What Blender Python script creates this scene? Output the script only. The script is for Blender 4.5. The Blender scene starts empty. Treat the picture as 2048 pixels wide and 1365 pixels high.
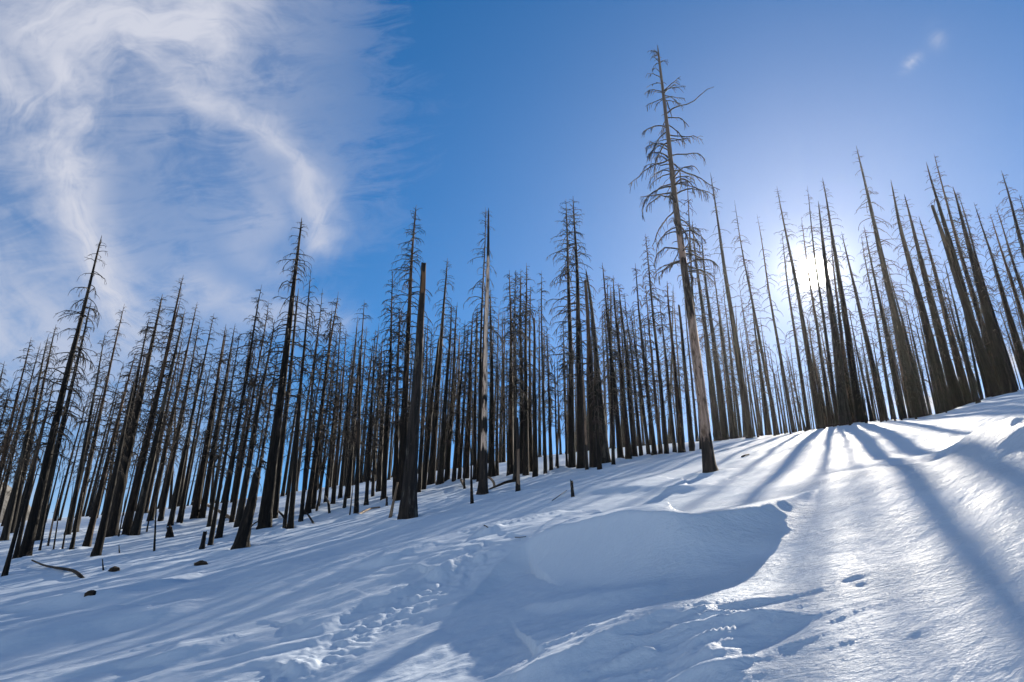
import bpy, math, random
import numpy as np
from mathutils import Vector, Matrix

# ------------------------------------------------------------------ camera
F = 1500.0                       # focal length in pixels of the 2048 px wide frame
EYE = 1.7
PITCH = math.radians(23.9)
ROLL = math.radians(0.75)
scene = bpy.context.scene
col = scene.collection
cd = bpy.data.cameras.new('camera')
cam = bpy.data.objects.new('camera', cd)
col.objects.link(cam)
cd.sensor_width = 36.0
cd.lens = F / 2048.0 * 36.0
cd.clip_start = 0.05
cd.clip_end = 9000.0
cam.location = (0, 0, EYE)
CAM_M = Matrix.Rotation(math.pi / 2 + PITCH, 3, 'X') @ Matrix.Rotation(ROLL, 3, 'Z')
cam.rotation_euler = CAM_M.to_euler()
scene.camera = cam
RM = np.array(CAM_M)


def ray(px, py):
    """world direction (not normalised) towards a point of the photograph"""
    d = RM @ np.array([(px - 1024.0) / F, (682.5 - py) / F, -1.0])
    return d


# ------------------------------------------------------------------ sun, sky, exposure
sd = ray(1628, 545)
SUN = sd / np.linalg.norm(sd)
SUN_EL = math.asin(SUN[2])
SUN_AZ = math.atan2(SUN[0], SUN[1])       # clockwise from +Y
sl = bpy.data.lights.new('sun', 'SUN')
sl.energy = 5.0
sl.angle = math.radians(0.42)
sl.color = (1.0, 0.90, 0.75)
so = bpy.data.objects.new('sun', sl)
col.objects.link(so)
so.rotation_euler = Vector(SUN).to_track_quat('Z', 'Y').to_euler()
so.location = (30, 60, 60)

scene.view_settings.view_transform = 'Standard'
scene.view_settings.look = 'None'
scene.view_settings.exposure = 1.42
scene.view_settings.gamma = 1.0
scene.view_settings.use_curve_mapping = False
scene.render.engine = 'CYCLES'
scene.cycles.use_denoising = True
scene.cycles.max_bounces = 5
scene.cycles.diffuse_bounces = 3
scene.cycles.glossy_bounces = 2
scene.cycles.volume_bounces = 0
scene.cycles.caustics_reflective = False
scene.cycles.caustics_refractive = False

world = bpy.data.worlds.new('World')
scene.world = world
world.use_nodes = True
world.cycles.sampling_method = 'NONE'


class NT:
    """small helper to write node maths as calls"""
    def __init__(self, tree):
        self.t = tree
        tree.nodes.clear()

    def n(self, kind, **kw):
        nd = self.t.nodes.new(kind)
        for k, v in kw.items():
            setattr(nd, k, v)
        return nd

    def put(self, sock, v):
        if isinstance(v, bpy.types.NodeSocket):
            self.t.links.new(v, sock)
        elif v is not None:
            sock.default_value = v

    def m(self, op, a, b=None, c=None, clamp=False):
        nd = self.n('ShaderNodeMath', operation=op, use_clamp=clamp)
        for i, v in enumerate((a, b, c)):
            if v is not None:
                self.put(nd.inputs[i], v)
        return nd.outputs[0]

    def dot(self, a, vec):
        nd = self.n('ShaderNodeVectorMath', operation='DOT_PRODUCT')
        self.put(nd.inputs[0], a)
        nd.inputs[1].default_value = tuple(vec)
        return nd.outputs['Value']

    def xyz(self, x, y, z=0.0):
        nd = self.n('ShaderNodeCombineXYZ')
        for i, v in enumerate((x, y, z)):
            self.put(nd.inputs[i], v)
        return nd.outputs[0]

    def sep(self, v):
        nd = self.n('ShaderNodeSeparateXYZ')
        self.put(nd.inputs[0], v)
        return nd.outputs[0], nd.outputs[1], nd.outputs[2]

    def noise(self, vec, scale=1.0, detail=4.0, rough=0.55, dist=0.0, lac=2.0):
        nd = self.n('ShaderNodeTexNoise')
        self.put(nd.inputs['Vector'], vec)
        nd.inputs['Scale'].default_value = scale
        nd.inputs['Detail'].default_value = detail
        nd.inputs['Roughness'].default_value = rough
        nd.inputs['Distortion'].default_value = dist
        nd.inputs['Lacunarity'].default_value = lac
        return nd.outputs[0]

    def ramp(self, v, lo, hi, a=0.0, b=1.0, smooth=True):
        nd = self.n('ShaderNodeMapRange', interpolation_type='SMOOTHSTEP' if smooth else 'LINEAR', clamp=True)
        self.put(nd.inputs[0], v)
        nd.inputs[1].default_value = lo
        nd.inputs[2].default_value = hi
        nd.inputs[3].default_value = a
        nd.inputs[4].default_value = b
        return nd.outputs[0]

    def mix(self, f, a, b):
        nd = self.n('ShaderNodeMix', data_type='RGBA')
        self.put(nd.inputs[0], f)
        for s, v in ((nd.inputs[6], a), (nd.inputs[7], b)):
            if isinstance(v, tuple) and len(v) == 3:
                v = v + (1.0,)
            self.put(s, v)
        return nd.outputs[2]

    def gauss(self, x, w):
        """exp(-(x/w)^2)"""
        q = self.m('DIVIDE', x, w)
        return self.m('EXPONENT', self.m('MULTIPLY', self.m('MULTIPLY', q, q), -1.0))


def build_sky():
    T = NT(world.node_tree)
    tc = T.n('ShaderNodeTexCoord')
    D = tc.outputs['Generated']
    sky = T.n('ShaderNodeTexSky', sky_type='NISHITA')
    sky.sun_disc = False
    sky.sun_elevation = SUN_EL
    sky.sun_rotation = SUN_AZ
    sky.altitude = 1500.0
    sky.air_density = 1.0
    sky.dust_density = 0.35
    sky.ozone_density = 2.0
    hs = T.n('ShaderNodeHueSaturation')
    T.put(hs.inputs['Color'], sky.outputs[0])
    hs.inputs['Hue'].default_value = 0.5
    hs.inputs['Saturation'].default_value = 1.4
    hs.inputs['Value'].default_value = 0.0485
    base = hs.outputs[0]
    # cirrus: tangent-plane coordinates round the middle of the big curl of cloud
    cen = ray(400, 400)
    cen = cen / np.linalg.norm(cen)
    up = np.array([0, 0, 1.0])
    e1 = np.cross(cen, up)
    e1 /= np.linalg.norm(e1)
    e2 = np.cross(e1, cen)
    dz = T.m('MAXIMUM', T.dot(D, cen), 0.15)
    x = T.m('DIVIDE', T.dot(D, e1), dz)
    y = T.m('DIVIDE', T.dot(D, e2), dz)
    # soft wander of the coordinates
    w1 = T.noise(T.xyz(x, y, 3.1), 6.0, 3.0, 0.6)
    w2 = T.noise(T.xyz(x, y, 9.7), 6.0, 3.0, 0.6)
    x2 = T.m('ADD', x, T.m('MULTIPLY', T.m('SUBTRACT', w1, 0.5), 0.13))
    y2 = T.m('ADD', y, T.m('MULTIPLY', T.m('SUBTRACT', w2, 0.5), 0.13))
    r = T.m('SQRT', T.m('ADD', T.m('MULTIPLY', x2, x2), T.m('MULTIPLY', y2, y2)))
    a = T.m('ARCTAN2', y2, T.m('MULTIPLY', x2, -1.0))
    # fibres run round the curl, finer ones fan out of it
    fib = T.noise(T.xyz(T.m('MULTIPLY', r, 30.0), T.m('MULTIPLY', a, 1.7), T.m('MULTIPLY', w1, 1.5)), 1.0, 5.0, 0.66, 0.6)
    fine = T.noise(T.xyz(T.m('ADD', T.m('MULTIPLY', x, 7.0), T.m('MULTIPLY', y, 10.0)),
                         T.m('SUBTRACT', T.m('MULTIPLY', y, 30.0), T.m('MULTIPLY', x, 16.0)), 2.0), 1.0, 5.0, 0.68, 1.0)
    soft = T.noise(T.xyz(x, y, 5.0), 8.0, 5.0, 0.62, 0.5)
    fib = T.m('ADD', T.m('MULTIPLY', fib, T.ramp(r, 0.06, 0.13)), T.m('MULTIPLY', fine, T.ramp(r, 0.13, 0.06)))

    def strand(pts, wd, amt):
        best = None
        for (ax, ay), (cx, cy) in zip(pts[:-1], pts[1:]):
            vx, vy = cx - ax, cy - ay
            l2 = vx * vx + vy * vy
            px_ = T.m('SUBTRACT', x2, ax)
            py_ = T.m('SUBTRACT', y2, ay)
            t = T.m('DIVIDE', T.m('ADD', T.m('MULTIPLY', px_, vx), T.m('MULTIPLY', py_, vy)), l2, clamp=True)
            ex = T.m('SUBTRACT', px_, T.m('MULTIPLY', t, vx))
            ey = T.m('SUBTRACT', py_, T.m('MULTIPLY', t, vy))
            d = T.m('ADD', T.m('MULTIPLY', ex, ex), T.m('MULTIPLY', ey, ey))
            best = d if best is None else T.m('MINIMUM', best, d)
        return T.m('MULTIPLY', T.m('EXPONENT', T.m('MULTIPLY', best, -1.0 / (wd * wd))), amt)
    Q = lambda *p: [((u - 400) / 1500.0, (400 - v) / 1500.0) for u, v in p]
    parts = [strand(Q((120, 170), (240, 150), (340, 130)), 0.055, 0.85),
             strand(Q((-60, -20), (150, 50), (420, 10)), 0.045, 0.55),
             strand(Q((-40, 230), (60, 265), (120, 340), (170, 430)), 0.034, 0.75),
             strand(Q((170, 230), (150, 330), (200, 470), (270, 575), (350, 650)), 0.034, 0.88),
             strand(Q((290, 200), (400, 205), (490, 225), (555, 280), (600, 350), (630, 420)), 0.022, 0.68),
             strand(Q((430, 540), (560, 560), (720, 575)), 0.026, 0.45),
             strand(Q((520, 400), (500, 450), (560, 470)), 0.025, 0.30),
             strand(Q((-60, 640), (60, 640), (260, 760)), 0.050, 0.5)]
    core = parts[0]
    for p_ in parts[1:]:
        core = T.m('MAXIMUM', core, p_) if p_ is not parts[1] else T.m('ADD', core, p_)
    xe = T.m('SUBTRACT', T.m('SUBTRACT', 0.214, T.m('MULTIPLY', T.m('MAXIMUM', T.m('SUBTRACT', y, 0.08), 0.0), 0.22)), T.ramp(y, 0.02, -0.06, 0.0, 0.07))
    edge = T.m('ADD', T.m('ADD', T.m('SUBTRACT', x, xe), T.m('MULTIPLY', T.m('SUBTRACT', fine, 0.5), 0.34)), T.m('MULTIPLY', T.m('SUBTRACT', soft, 0.5), 0.22))
    veil = T.ramp(edge, 0.06, -0.15)
    streak = T.m('ADD', T.m('MULTIPLY', fib, 0.7), T.m('MULTIPLY', soft, 0.45))
    cl = T.m('MULTIPLY', core, T.ramp(streak, 0.36, 0.72, 0.2, 1.12))
    hole = T.m('SUBTRACT', 1.0, T.m('MULTIPLY', T.gauss(T.m('SQRT', T.m('ADD', T.m('POWER', T.m('ABSOLUTE', T.m('ADD', x, 0.05)), 2.0), T.m('POWER', T.m('ABSOLUTE', T.m('ADD', y, 0.01)), 2.0))), 0.09), 0.35))
    hz = T.m('MULTIPLY', T.m('MULTIPLY', veil, hole), T.ramp(T.m('ADD', T.m('MULTIPLY', soft, 0.5), T.m('MULTIPLY', fine, 0.5)), 0.36, 0.64, 0.17, 0.48))
    mask = T.m('SUBTRACT', 1.0, T.m('MULTIPLY', T.m('SUBTRACT', 1.0, T.m('MINIMUM', cl, 0.95)), T.m('SUBTRACT', 1.0, hz)))
    # one small wisp high on the right and a pale bank low behind the ridge
    def blob(px, py, wx, wy, rot=0.0):
        c = ray(px, py)
        c = c / np.linalg.norm(c)
        f1 = np.cross(c, up); f1 /= np.linalg.norm(f1)
        f2 = np.cross(f1, c)
        g1 = f1 * math.cos(rot) + f2 * math.sin(rot)
        g2 = -f1 * math.sin(rot) + f2 * math.cos(rot)
        front = T.ramp(T.dot(D, c), 0.8, 0.9)
        q = T.m('ADD', T.m('POWER', T.m('ABSOLUTE', T.m('DIVIDE', T.dot(D, g1), wx)), 2.0),
                T.m('POWER', T.m('ABSOLUTE', T.m('DIVIDE', T.dot(D, g2), wy)), 2.0))
        return T.m('MULTIPLY', T.m('EXPONENT', T.m('MULTIPLY', q, -1.0)), front)
    small = T.noise(D, 28.0, 6.0, 0.62, 0.8)
    sm = T.m('MULTIPLY', T.m('ADD', T.m('MULTIPLY', blob(1822, 126, 0.010, 0.006, 0.35), 1.0),
                             T.m('MULTIPLY', blob(1873, 75, 0.008, 0.012), 0.5)), T.ramp(small, 0.35, 0.65))
    lowb = T.m('MULTIPLY', T.m('ADD', blob(1990, 735, 0.10, 0.016, 0.25), blob(1880, 800, 0.05, 0.015)), T.ramp(small, 0.40, 0.52))
    mask = T.m('ADD', mask, T.m('ADD', T.m('MULTIPLY', sm, 0.6), T.m('MULTIPLY', lowb, 0.9)), clamp=True)
    mask = T.m('MULTIPLY', mask, T.ramp(T.sep(D)[2], 0.0, 0.08))
    clouded = T.mix(mask, base, (0.242, 0.252, 0.290))
    # thin high haze: the sky pales towards the sun, and the sun itself
    cs = T.dot(D, SUN)
    ang = T.m('ARCCOSINE', T.m('MINIMUM', cs, 0.999999))
    disc = T.ramp(ang, math.radians(1.25), math.radians(0.8), 0.0, 9.0)
    aur = T.m('ADD', T.m('MULTIPLY', T.m('EXPONENT', T.m('MULTIPLY', ang, -1.0 / math.radians(1.3))), 0.75),
              T.m('MULTIPLY', T.m('EXPONENT', T.m('MULTIPLY', ang, -1.0 / math.radians(9.0))), 0.04))
    glow = T.m('ADD', disc, aur)
    gl = T.n('ShaderNodeVectorMath', operation='SCALE')
    gl.inputs[0].default_value = (1.0, 0.94, 0.84)
    T.put(gl.inputs['Scale'], glow)
    add = T.n('ShaderNodeVectorMath', operation='ADD')
    T.put(add.inputs[0], clouded)
    T.put(add.inputs[1], gl.outputs[0])
    bg = T.n('ShaderNodeBackground')
    T.put(bg.inputs['Color'], add.outputs[0])
    bg.inputs['Strength'].default_value = 1.0
    out = T.n('ShaderNodeOutputWorld')
    T.t.links.new(bg.outputs[0], out.inputs['Surface'])


build_sky()

# ------------------------------------------------------------------ numpy noise
_rs = np.random.RandomState(7)
_PERM = _rs.permutation(512)
_ANG = _rs.rand(512) * 2 * math.pi
_GX, _GY = np.cos(_ANG), np.sin(_ANG)


def perlin(x, y, seed=0):
    xi = np.floor(x).astype(np.int64)
    yi = np.floor(y).astype(np.int64)
    fx, fy = x - xi, y - yi
    u = fx * fx * fx * (fx * (fx * 6 - 15) + 10)
    v = fy * fy * fy * (fy * (fy * 6 - 15) + 10)

    def g(ix, iy, dx, dy):
        h = _PERM[(_PERM[(ix + seed * 37) & 511] + iy) & 511]
        return _GX[h] * dx + _GY[h] * dy
    a = g(xi, yi, fx, fy)
    b = g(xi + 1, yi, fx - 1, fy)
    c = g(xi, yi + 1, fx, fy - 1)
    d = g(xi + 1, yi + 1, fx - 1, fy - 1)
    return (a + u * (b - a)) * (1 - v) + (c + u * (d - c)) * v * 1.0


def fbm(x, y, oct=4, seed=0, gain=0.5):
    s, a, f = 0.0, 1.0, 1.0
    for o in range(oct):
        s = s + a * perlin(x * f, y * f, seed + o)
        a *= gain
        f *= 2.03
    return s


def sstep(a, b, x):
    t = np.clip((x - a) / (b - a), 0, 1)
    return t * t * (3 - 2 * t)


# ------------------------------------------------------------------ terrain
# skyline of the snow as the photograph shows it: (x, y)
CREST = [(-250, 1085), (0, 1046), (200, 1030), (450, 1003), (700, 968), (900, 938), (1100, 910), (1250, 895), (1420, 882),
         (1560, 870), (1640, 859), (1720, 846), (1790, 841), (1850, 836), (1890, 826), (1940, 808), (1990, 795), (2048, 779), (2200, 765)]
_ca, _ce = [], []
for _x, _y in CREST:
    _d = ray(_x, _y)
    _ca.append(math.atan2(_d[0], _d[1]))
    _ce.append(_d[2] / math.hypot(_d[0], _d[1]))
_ca, _ce = np.array(_ca), np.array(_ce)
_M = np.stack([np.sin(_ca), np.cos(_ca)], 1)
PA, PB = np.linalg.lstsq(_M, _ce, rcond=None)[0]
_res = _ce - _M @ np.array([PA, PB])
_rg = np.linspace(-math.pi, math.pi, 2881)
_rv = np.interp(_rg, np.concatenate([[_ca[0] - 0.35], _ca, [_ca[-1] + 0.35]]), np.concatenate([[0], _res, [0]]))
_kk = np.exp(-(np.arange(-24, 25) / 7.0) ** 2)
_rv = np.convolve(_rv, _kk / _kk.sum(), 'same')


def crest_dist(az):
    return 108.0 - 54.0 * np.tanh(az / 0.5) + 3.0 * np.sin(az * 9.0)


def base_ground(x, y):
    x = np.asarray(x, float)
    y = np.asarray(y, float)
    rho = np.hypot(x, y) + 1e-9
    az = np.arctan2(x, y)
    rc = crest_dist(az)
    near = sstep(1.0, 12.0, rho)
    e = PA * np.sin(az) + PB * np.cos(az) + np.interp(az, _rg, _rv) * near
    fr = sstep(-0.3, 0.3, np.cos(az))
    lin = e + 2 * EYE / rc * fr
    kq = EYE / rc ** 2
    r1 = np.minimum(rho, 1.9 * rc)
    z = r1 * lin - kq * r1 * r1
    sl1 = lin - 2 * kq * 1.9 * rc
    ex = np.maximum(rho - 1.9 * rc, 0)
    # past the brow the ground rolls over and falls away into the valley
    roll = np.minimum(ex, 90.0)
    z2 = z + sl1 * roll - (sl1 + 0.16) * roll ** 2 / 180.0 - 0.16 * np.maximum(ex - 90.0, 0)
    return np.maximum(z2, -46.0 + 3.0 * np.sin(x * 0.004) * np.cos(y * 0.003))


def hit(px, py, fn=base_ground, lift=0.0):
    """where the sight line through a photograph point meets the ground"""
    d = ray(px, py)
    d = d / math.hypot(d[0], d[1])
    t = np.geomspace(1.5, 220.0, 4000)
    dz = EYE + d[2] * t - fn(d[0] * t, d[1] * t) - lift
    i = np.where(dz <= 0)[0]
    if len(i) == 0:
        return None
    k = i[0]
    return np.array([d[0] * t[k], d[1] * t[k]])


# drift edges: (pixel x, pixel y, height above the smooth slope)
RIDGES = [
    # pts, lee width factor, windward width, waviness
    ([(895, 1226, 0.0), (945, 1180, 0.07), (1000, 1125, 0.18), (1060, 1078, 0.34), (1150, 1040, 0.54), (1250, 1023, 0.61), (1330, 1024, 0.58), (1400, 1030, 0.49),
      (1500, 1025, 0.38), (1560, 1020, 0.27), (1605, 1015, 0.13), (1640, 1011, 0.0)], 0.9, 3.6),
    ([(1860, 952, 0.0), (1900, 918, 0.16), (1950, 896, 0.28), (2010, 884, 0.36), (2080, 878, 0.40), (2200, 872, 0.40), (2350, 880, 0.0)], 1.5, 2.2),
    ([(960, 1362, 0.0), (1060, 1336, 0.08), (1150, 1305, 0.12), (1220, 1268, 0.13), (1290, 1240, 0.13), (1400, 1222, 0.11), (1500, 1205, 0.08), (1640, 1182, 0.02)], 1.3, 0.9),
    ([(1180, 1352, 0.0), (1260, 1318, 0.05), (1350, 1283, 0.07), (1450, 1250, 0.09), (1540, 1232, 0.09), (1632, 1216, 0.02)], 1.3, 0.35),
    ([(1330, 1318, 0.0), (1400, 1290, 0.06), (1470, 1272, 0.085), (1548, 1264, 0.02)], 1.2, 0.3),
    ([(1330, 1345, 0.0), (1400, 1318, 0.05), (1455, 1302, 0.07), (1512, 1298, 0.015)], 1.2, 0.28),
    ([(1320, 1368, 0.0), (1390, 1343, 0.05), (1450, 1330, 0.07), (1506, 1326, 0.015)], 1.2, 0.28),
    # left-hand drifts
    ([(0, 1215, 0.0), (90, 1197, 0.16), (200, 1185, 0.2), (330, 1162, 0.14), (420, 1140, 0.0)], 1.6, 1.6),
    ([(-60, 1300, 0.05), (80, 1262, 0.14), (220, 1232, 0.15), (340, 1216, 0.12), (460, 1180, 0.0)], 1.7, 1.2),
    ([(220, 1332, 0.0), (330, 1308, 0.08), (440, 1285, 0.06), (520, 1262, 0.0)], 1.3, 0.8),
    ([(570, 1282, 0.0), (640, 1250, 0.07), (720, 1214, 0.08), (800, 1196, 0.05), (880, 1168, 0.0)], 1.2, 0.7),
    ([(540, 1362, 0.0), (590, 1330, 0.07), (620, 1318, 0.06), (660, 1305, 0.0)], 1.1, 0.5),
    ([(690, 1160, 0.0), (760, 1140, 0.10), (850, 1120, 0.06), (920, 1096, 0.0)], 1.3, 1.2),
    ([(830, 1185, 0.0), (880, 1160, 0.09), (930, 1143, 0.05), (980, 1120, 0.0)], 1.2, 0.8),
    ([(940, 1108, 0.0), (985, 1091, 0.11), (1010, 1090, 0.02)], 1.1, 0.9),
    # a ledge on the right-hand slope
    ([(1150, 992, 0.0), (1260, 970, 0.12), (1380, 975, 0.12), (1500, 948, 0.0)], 3.0, 2.6),
    ([(1030, 1212, 0.0), (1130, 1196, 0.06), (1250, 1178, 0.07), (1350, 1160, 0.0)], 2.2, 0.5),
]
_RW = []
for pts, lee, wind in RIDGES:
    P = []
    for px, py, h in pts:
        q = hit(px, py, lift=h)
        if q is None:
            q = hit(px, py + 12, lift=h)
        P.append((q[0], q[1], h))
    P = np.array(P)
    # smooth the polyline (Catmull-Rom)
    Q = np.vstack([2 * P[0] - P[1], P, 2 * P[-1] - P[-2]])
    out = []
    for i in range(1, len(Q) - 2):
        for t in np.linspace(0, 1, 6, endpoint=False):
            p0, p1, p2, p3 = Q[i - 1:i + 3]
            out.append(0.5 * (2 * p1 + (p2 - p0) * t + (2 * p0 - 5 * p1 + 4 * p2 - p3) * t * t + (3 * p1 - p0 - 3 * p2 + p3) * t ** 3))
    out.append(P[-1])
    out = np.array(out)
    out[:, 2] = np.maximum(out[:, 2], 0)
    _RW.append((out, lee, wind))


def ridge_height(x, y):
    z = np.zeros_like(x)
    for idx, (P, lee, wind) in enumerate(_RW):
        hm = P[:, 2].max()
        mg = wind * 2.4 + 0.5
        sel = np.where((x > P[:, 0].min() - mg) & (x < P[:, 0].max() + mg) & (y > P[:, 1].min() - mg) & (y < P[:, 1].max() + mg))[0]
        if len(sel) == 0:
            continue
        X, Y = x[sel], y[sel]
        if idx > 0:
            X = X + 0.10 * perlin(X * 1.7, Y * 1.7, 40 + idx) + 0.012 * perlin(X * 6, Y * 6, 60 + idx)
            Y = Y + 0.10 * perlin(X * 1.7, Y * 1.7, 50 + idx) + 0.012 * perlin(X * 6, Y * 6, 70 + idx)
        else:
            X = X + 0.02 * perlin(X * 3, Y * 3, 41)
            Y = Y + 0.03 * perlin(X * 3, Y * 3, 42)
        best = np.full(len(sel), 1e9)
        hh = np.zeros(len(sel))
        sg = np.zeros(len(sel))
        pp = np.zeros(len(sel))
        for a, b in zip(P[:-1], P[1:]):
            dx, dy = b[0] - a[0], b[1] - a[1]
            L2 = dx * dx + dy * dy + 1e-12
            t = np.clip(((X - a[0]) * dx + (Y - a[1]) * dy) / L2, 0, 1)
            ex, ey = X - a[0] - t * dx, Y - a[1] - t * dy
            d2 = ex * ex + ey * ey
            up = d2 < best
            best = np.where(up, d2, best)
            hh = np.where(up, a[2] + t * (b[2] - a[2]), hh)
            cr = dx * (Y - a[1]) - dy * (X - a[0])
            sg = np.where(up, np.sign(cr), sg)
            pp = np.where(up, np.abs(cr) / math.sqrt(L2), pp)
        d = np.sqrt(best)
        w_l = np.maximum(hh * lee, 0.03)
        leef = np.clip(1 - d / (w_l * 1.9), 0, 1) ** 2.0
        windf = np.exp(-(d / wind) ** 2) * sstep(0.0, 0.75, (pp + 0.02) / (d + 0.02))
        z[sel] += hh * np.where(sg > 0, windf, leef)
    return z


TONG = hit(1330, 1285)
WX, WY = 0.80, 0.60               # wind along the slope


def small_relief(x, y):
    rho = np.hypot(x, y)
    s = x * WX + y * WY
    t = -x * WY + y * WX
    s = s + 0.5 * perlin(x * 0.35, y * 0.35, 3)
    t = t + 0.35 * perlin(x * 0.5, y * 0.5, 4)
    big = 0.15 * perlin(s * 0.09, t * 0.18, 11) + 0.06 * perlin(s * 0.2, t * 0.5, 12)
    # wind-cut ridges with a steep lee side
    n = fbm(s * 0.34, t * 1.25, 3, 21)
    ridge = (1 - np.abs(n) * 1.7)
    ridge = np.clip(ridge, 0, 1) ** 2.2
    patch = sstep(-0.05, 0.35, perlin(s * 0.22 + 3.7, t * 0.3, 31))
    leftness = sstep(2.0, -1.5, x - 0.12 * y)
    z = big * sstep(3, 9, rho) + ridge * 0.06 * patch * (0.25 + 0.75 * leftness)
    z = z + 0.035 * fbm(s * 0.9, t * 2.2, 3, 26) * (0.5 + 0.7 * leftness)
    fade = sstep(60, 25, rho)
    z = z * (0.25 + 0.75 * fade)
    # a field of small wind-cut tongues in front of the big drift
    fieldm = np.exp(-(((x - TONG[0]) / 1.1) ** 2 + ((y - TONG[1]) / 0.95) ** 2))
    tn = fbm(x * 0.9 + 0.3 * perlin(x * 2, y * 2, 91), y * 3.1 - x * 0.9, 3, 92)
    z = z + fieldm * 0.06 * np.clip(1 - np.abs(tn) * 2.0, 0, 1) ** 1.5
    # wind crust: fine scales
    z = z + 0.006 * fbm(s * 7, t * 9, 2, 55) * sstep(16, 6, rho)
    return z


# a trodden, broken line of snow left of the big drift
_TR = np.array([hit(px, py) for px, py in [(560, 1366), (680, 1290), (760, 1240), (860, 1195), (960, 1150)]])


def track(x, y):
    d = np.full(x.shape, 9.0)
    sel = np.where((x > -4) & (x < 2) & (y > 3) & (y < 12))[0]
    X, Y = x[sel], y[sel]
    best = np.full(len(sel), 9.0)
    for a, b in zip(_TR[:-1], _TR[1:]):
        v = b - a
        t = np.clip(((X - a[0]) * v[0] + (Y - a[1]) * v[1]) / (v @ v), 0, 1)
        best = np.minimum(best, np.hypot(X - a[0] - t * v[0], Y - a[1] - t * v[1]))
    d[sel] = best
    band = np.exp(-(d / 0.32) ** 2)
    lump = np.abs(fbm(x * 4.2, y * 4.2, 3, 81))
    return band * (0.07 * (lump - 0.25))


def dents(x, y):
    z = np.zeros_like(x)
    for px, py, r in ((1718, 1168, 0.055), (1727, 1181, 0.06), (1698, 1175, 0.03)):
        c = hit(px, py)
        z -= 0.022 * np.exp(-(((x - c[0]) * 0.6) ** 2 + (y - c[1]) ** 2) / r ** 2)
    return z


TREE_SPOTS = []                    # filled below before the mesh is made: small wells and humps at trunks


def ground(x, y):
    x = np.atleast_1d(np.asarray(x, float))
    y = np.atleast_1d(np.asarray(y, float))
    swell = 0.36 * np.exp(-(((x - 6.2) / 3.0) ** 2 + ((y - 10.0) / 4.0) ** 2))  # hump added to tilt the right foreground away from the sun and darken it
    return base_ground(x, y) + ridge_height(x, y) + small_relief(x, y) + swell


# ------------------------------------------------------------------ materials
def new_mat(name):
    m = bpy.data.materials.new(name)
    m.use_nodes = True
    return m, NT(m.node_tree)


def finish(T, colr, rough=0.8, spec=0.3, bump=None, **kw):
    b = T.n('ShaderNodeBsdfPrincipled')
    T.put(b.inputs['Base Color'], colr if not (isinstance(colr, tuple) and len(colr) == 3) else colr + (1.0,))
    T.put(b.inputs['Roughness'], rough)
    b.inputs['Specular IOR Level'].default_value = spec
    for k, v in kw.items():
        T.put(b.inputs[k.replace('_', ' ')], v)
    if bump is not None:
        T.put(b.inputs['Normal'], bump)
    o = T.n('ShaderNodeOutputMaterial')
    T.t.links.new(b.outputs[0], o.inputs['Surface'])
    return b


def bump_node(T, h, strength=0.6, dist=0.02, prev=None):
    b = T.n('ShaderNodeBump')
    b.inputs['Strength'].default_value = strength
    b.inputs['Distance'].default_value = dist
    T.put(b.inputs['Height'], h)
    if prev is not None:
        T.put(b.inputs['Normal'], prev)
    return b.outputs[0]


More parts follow.
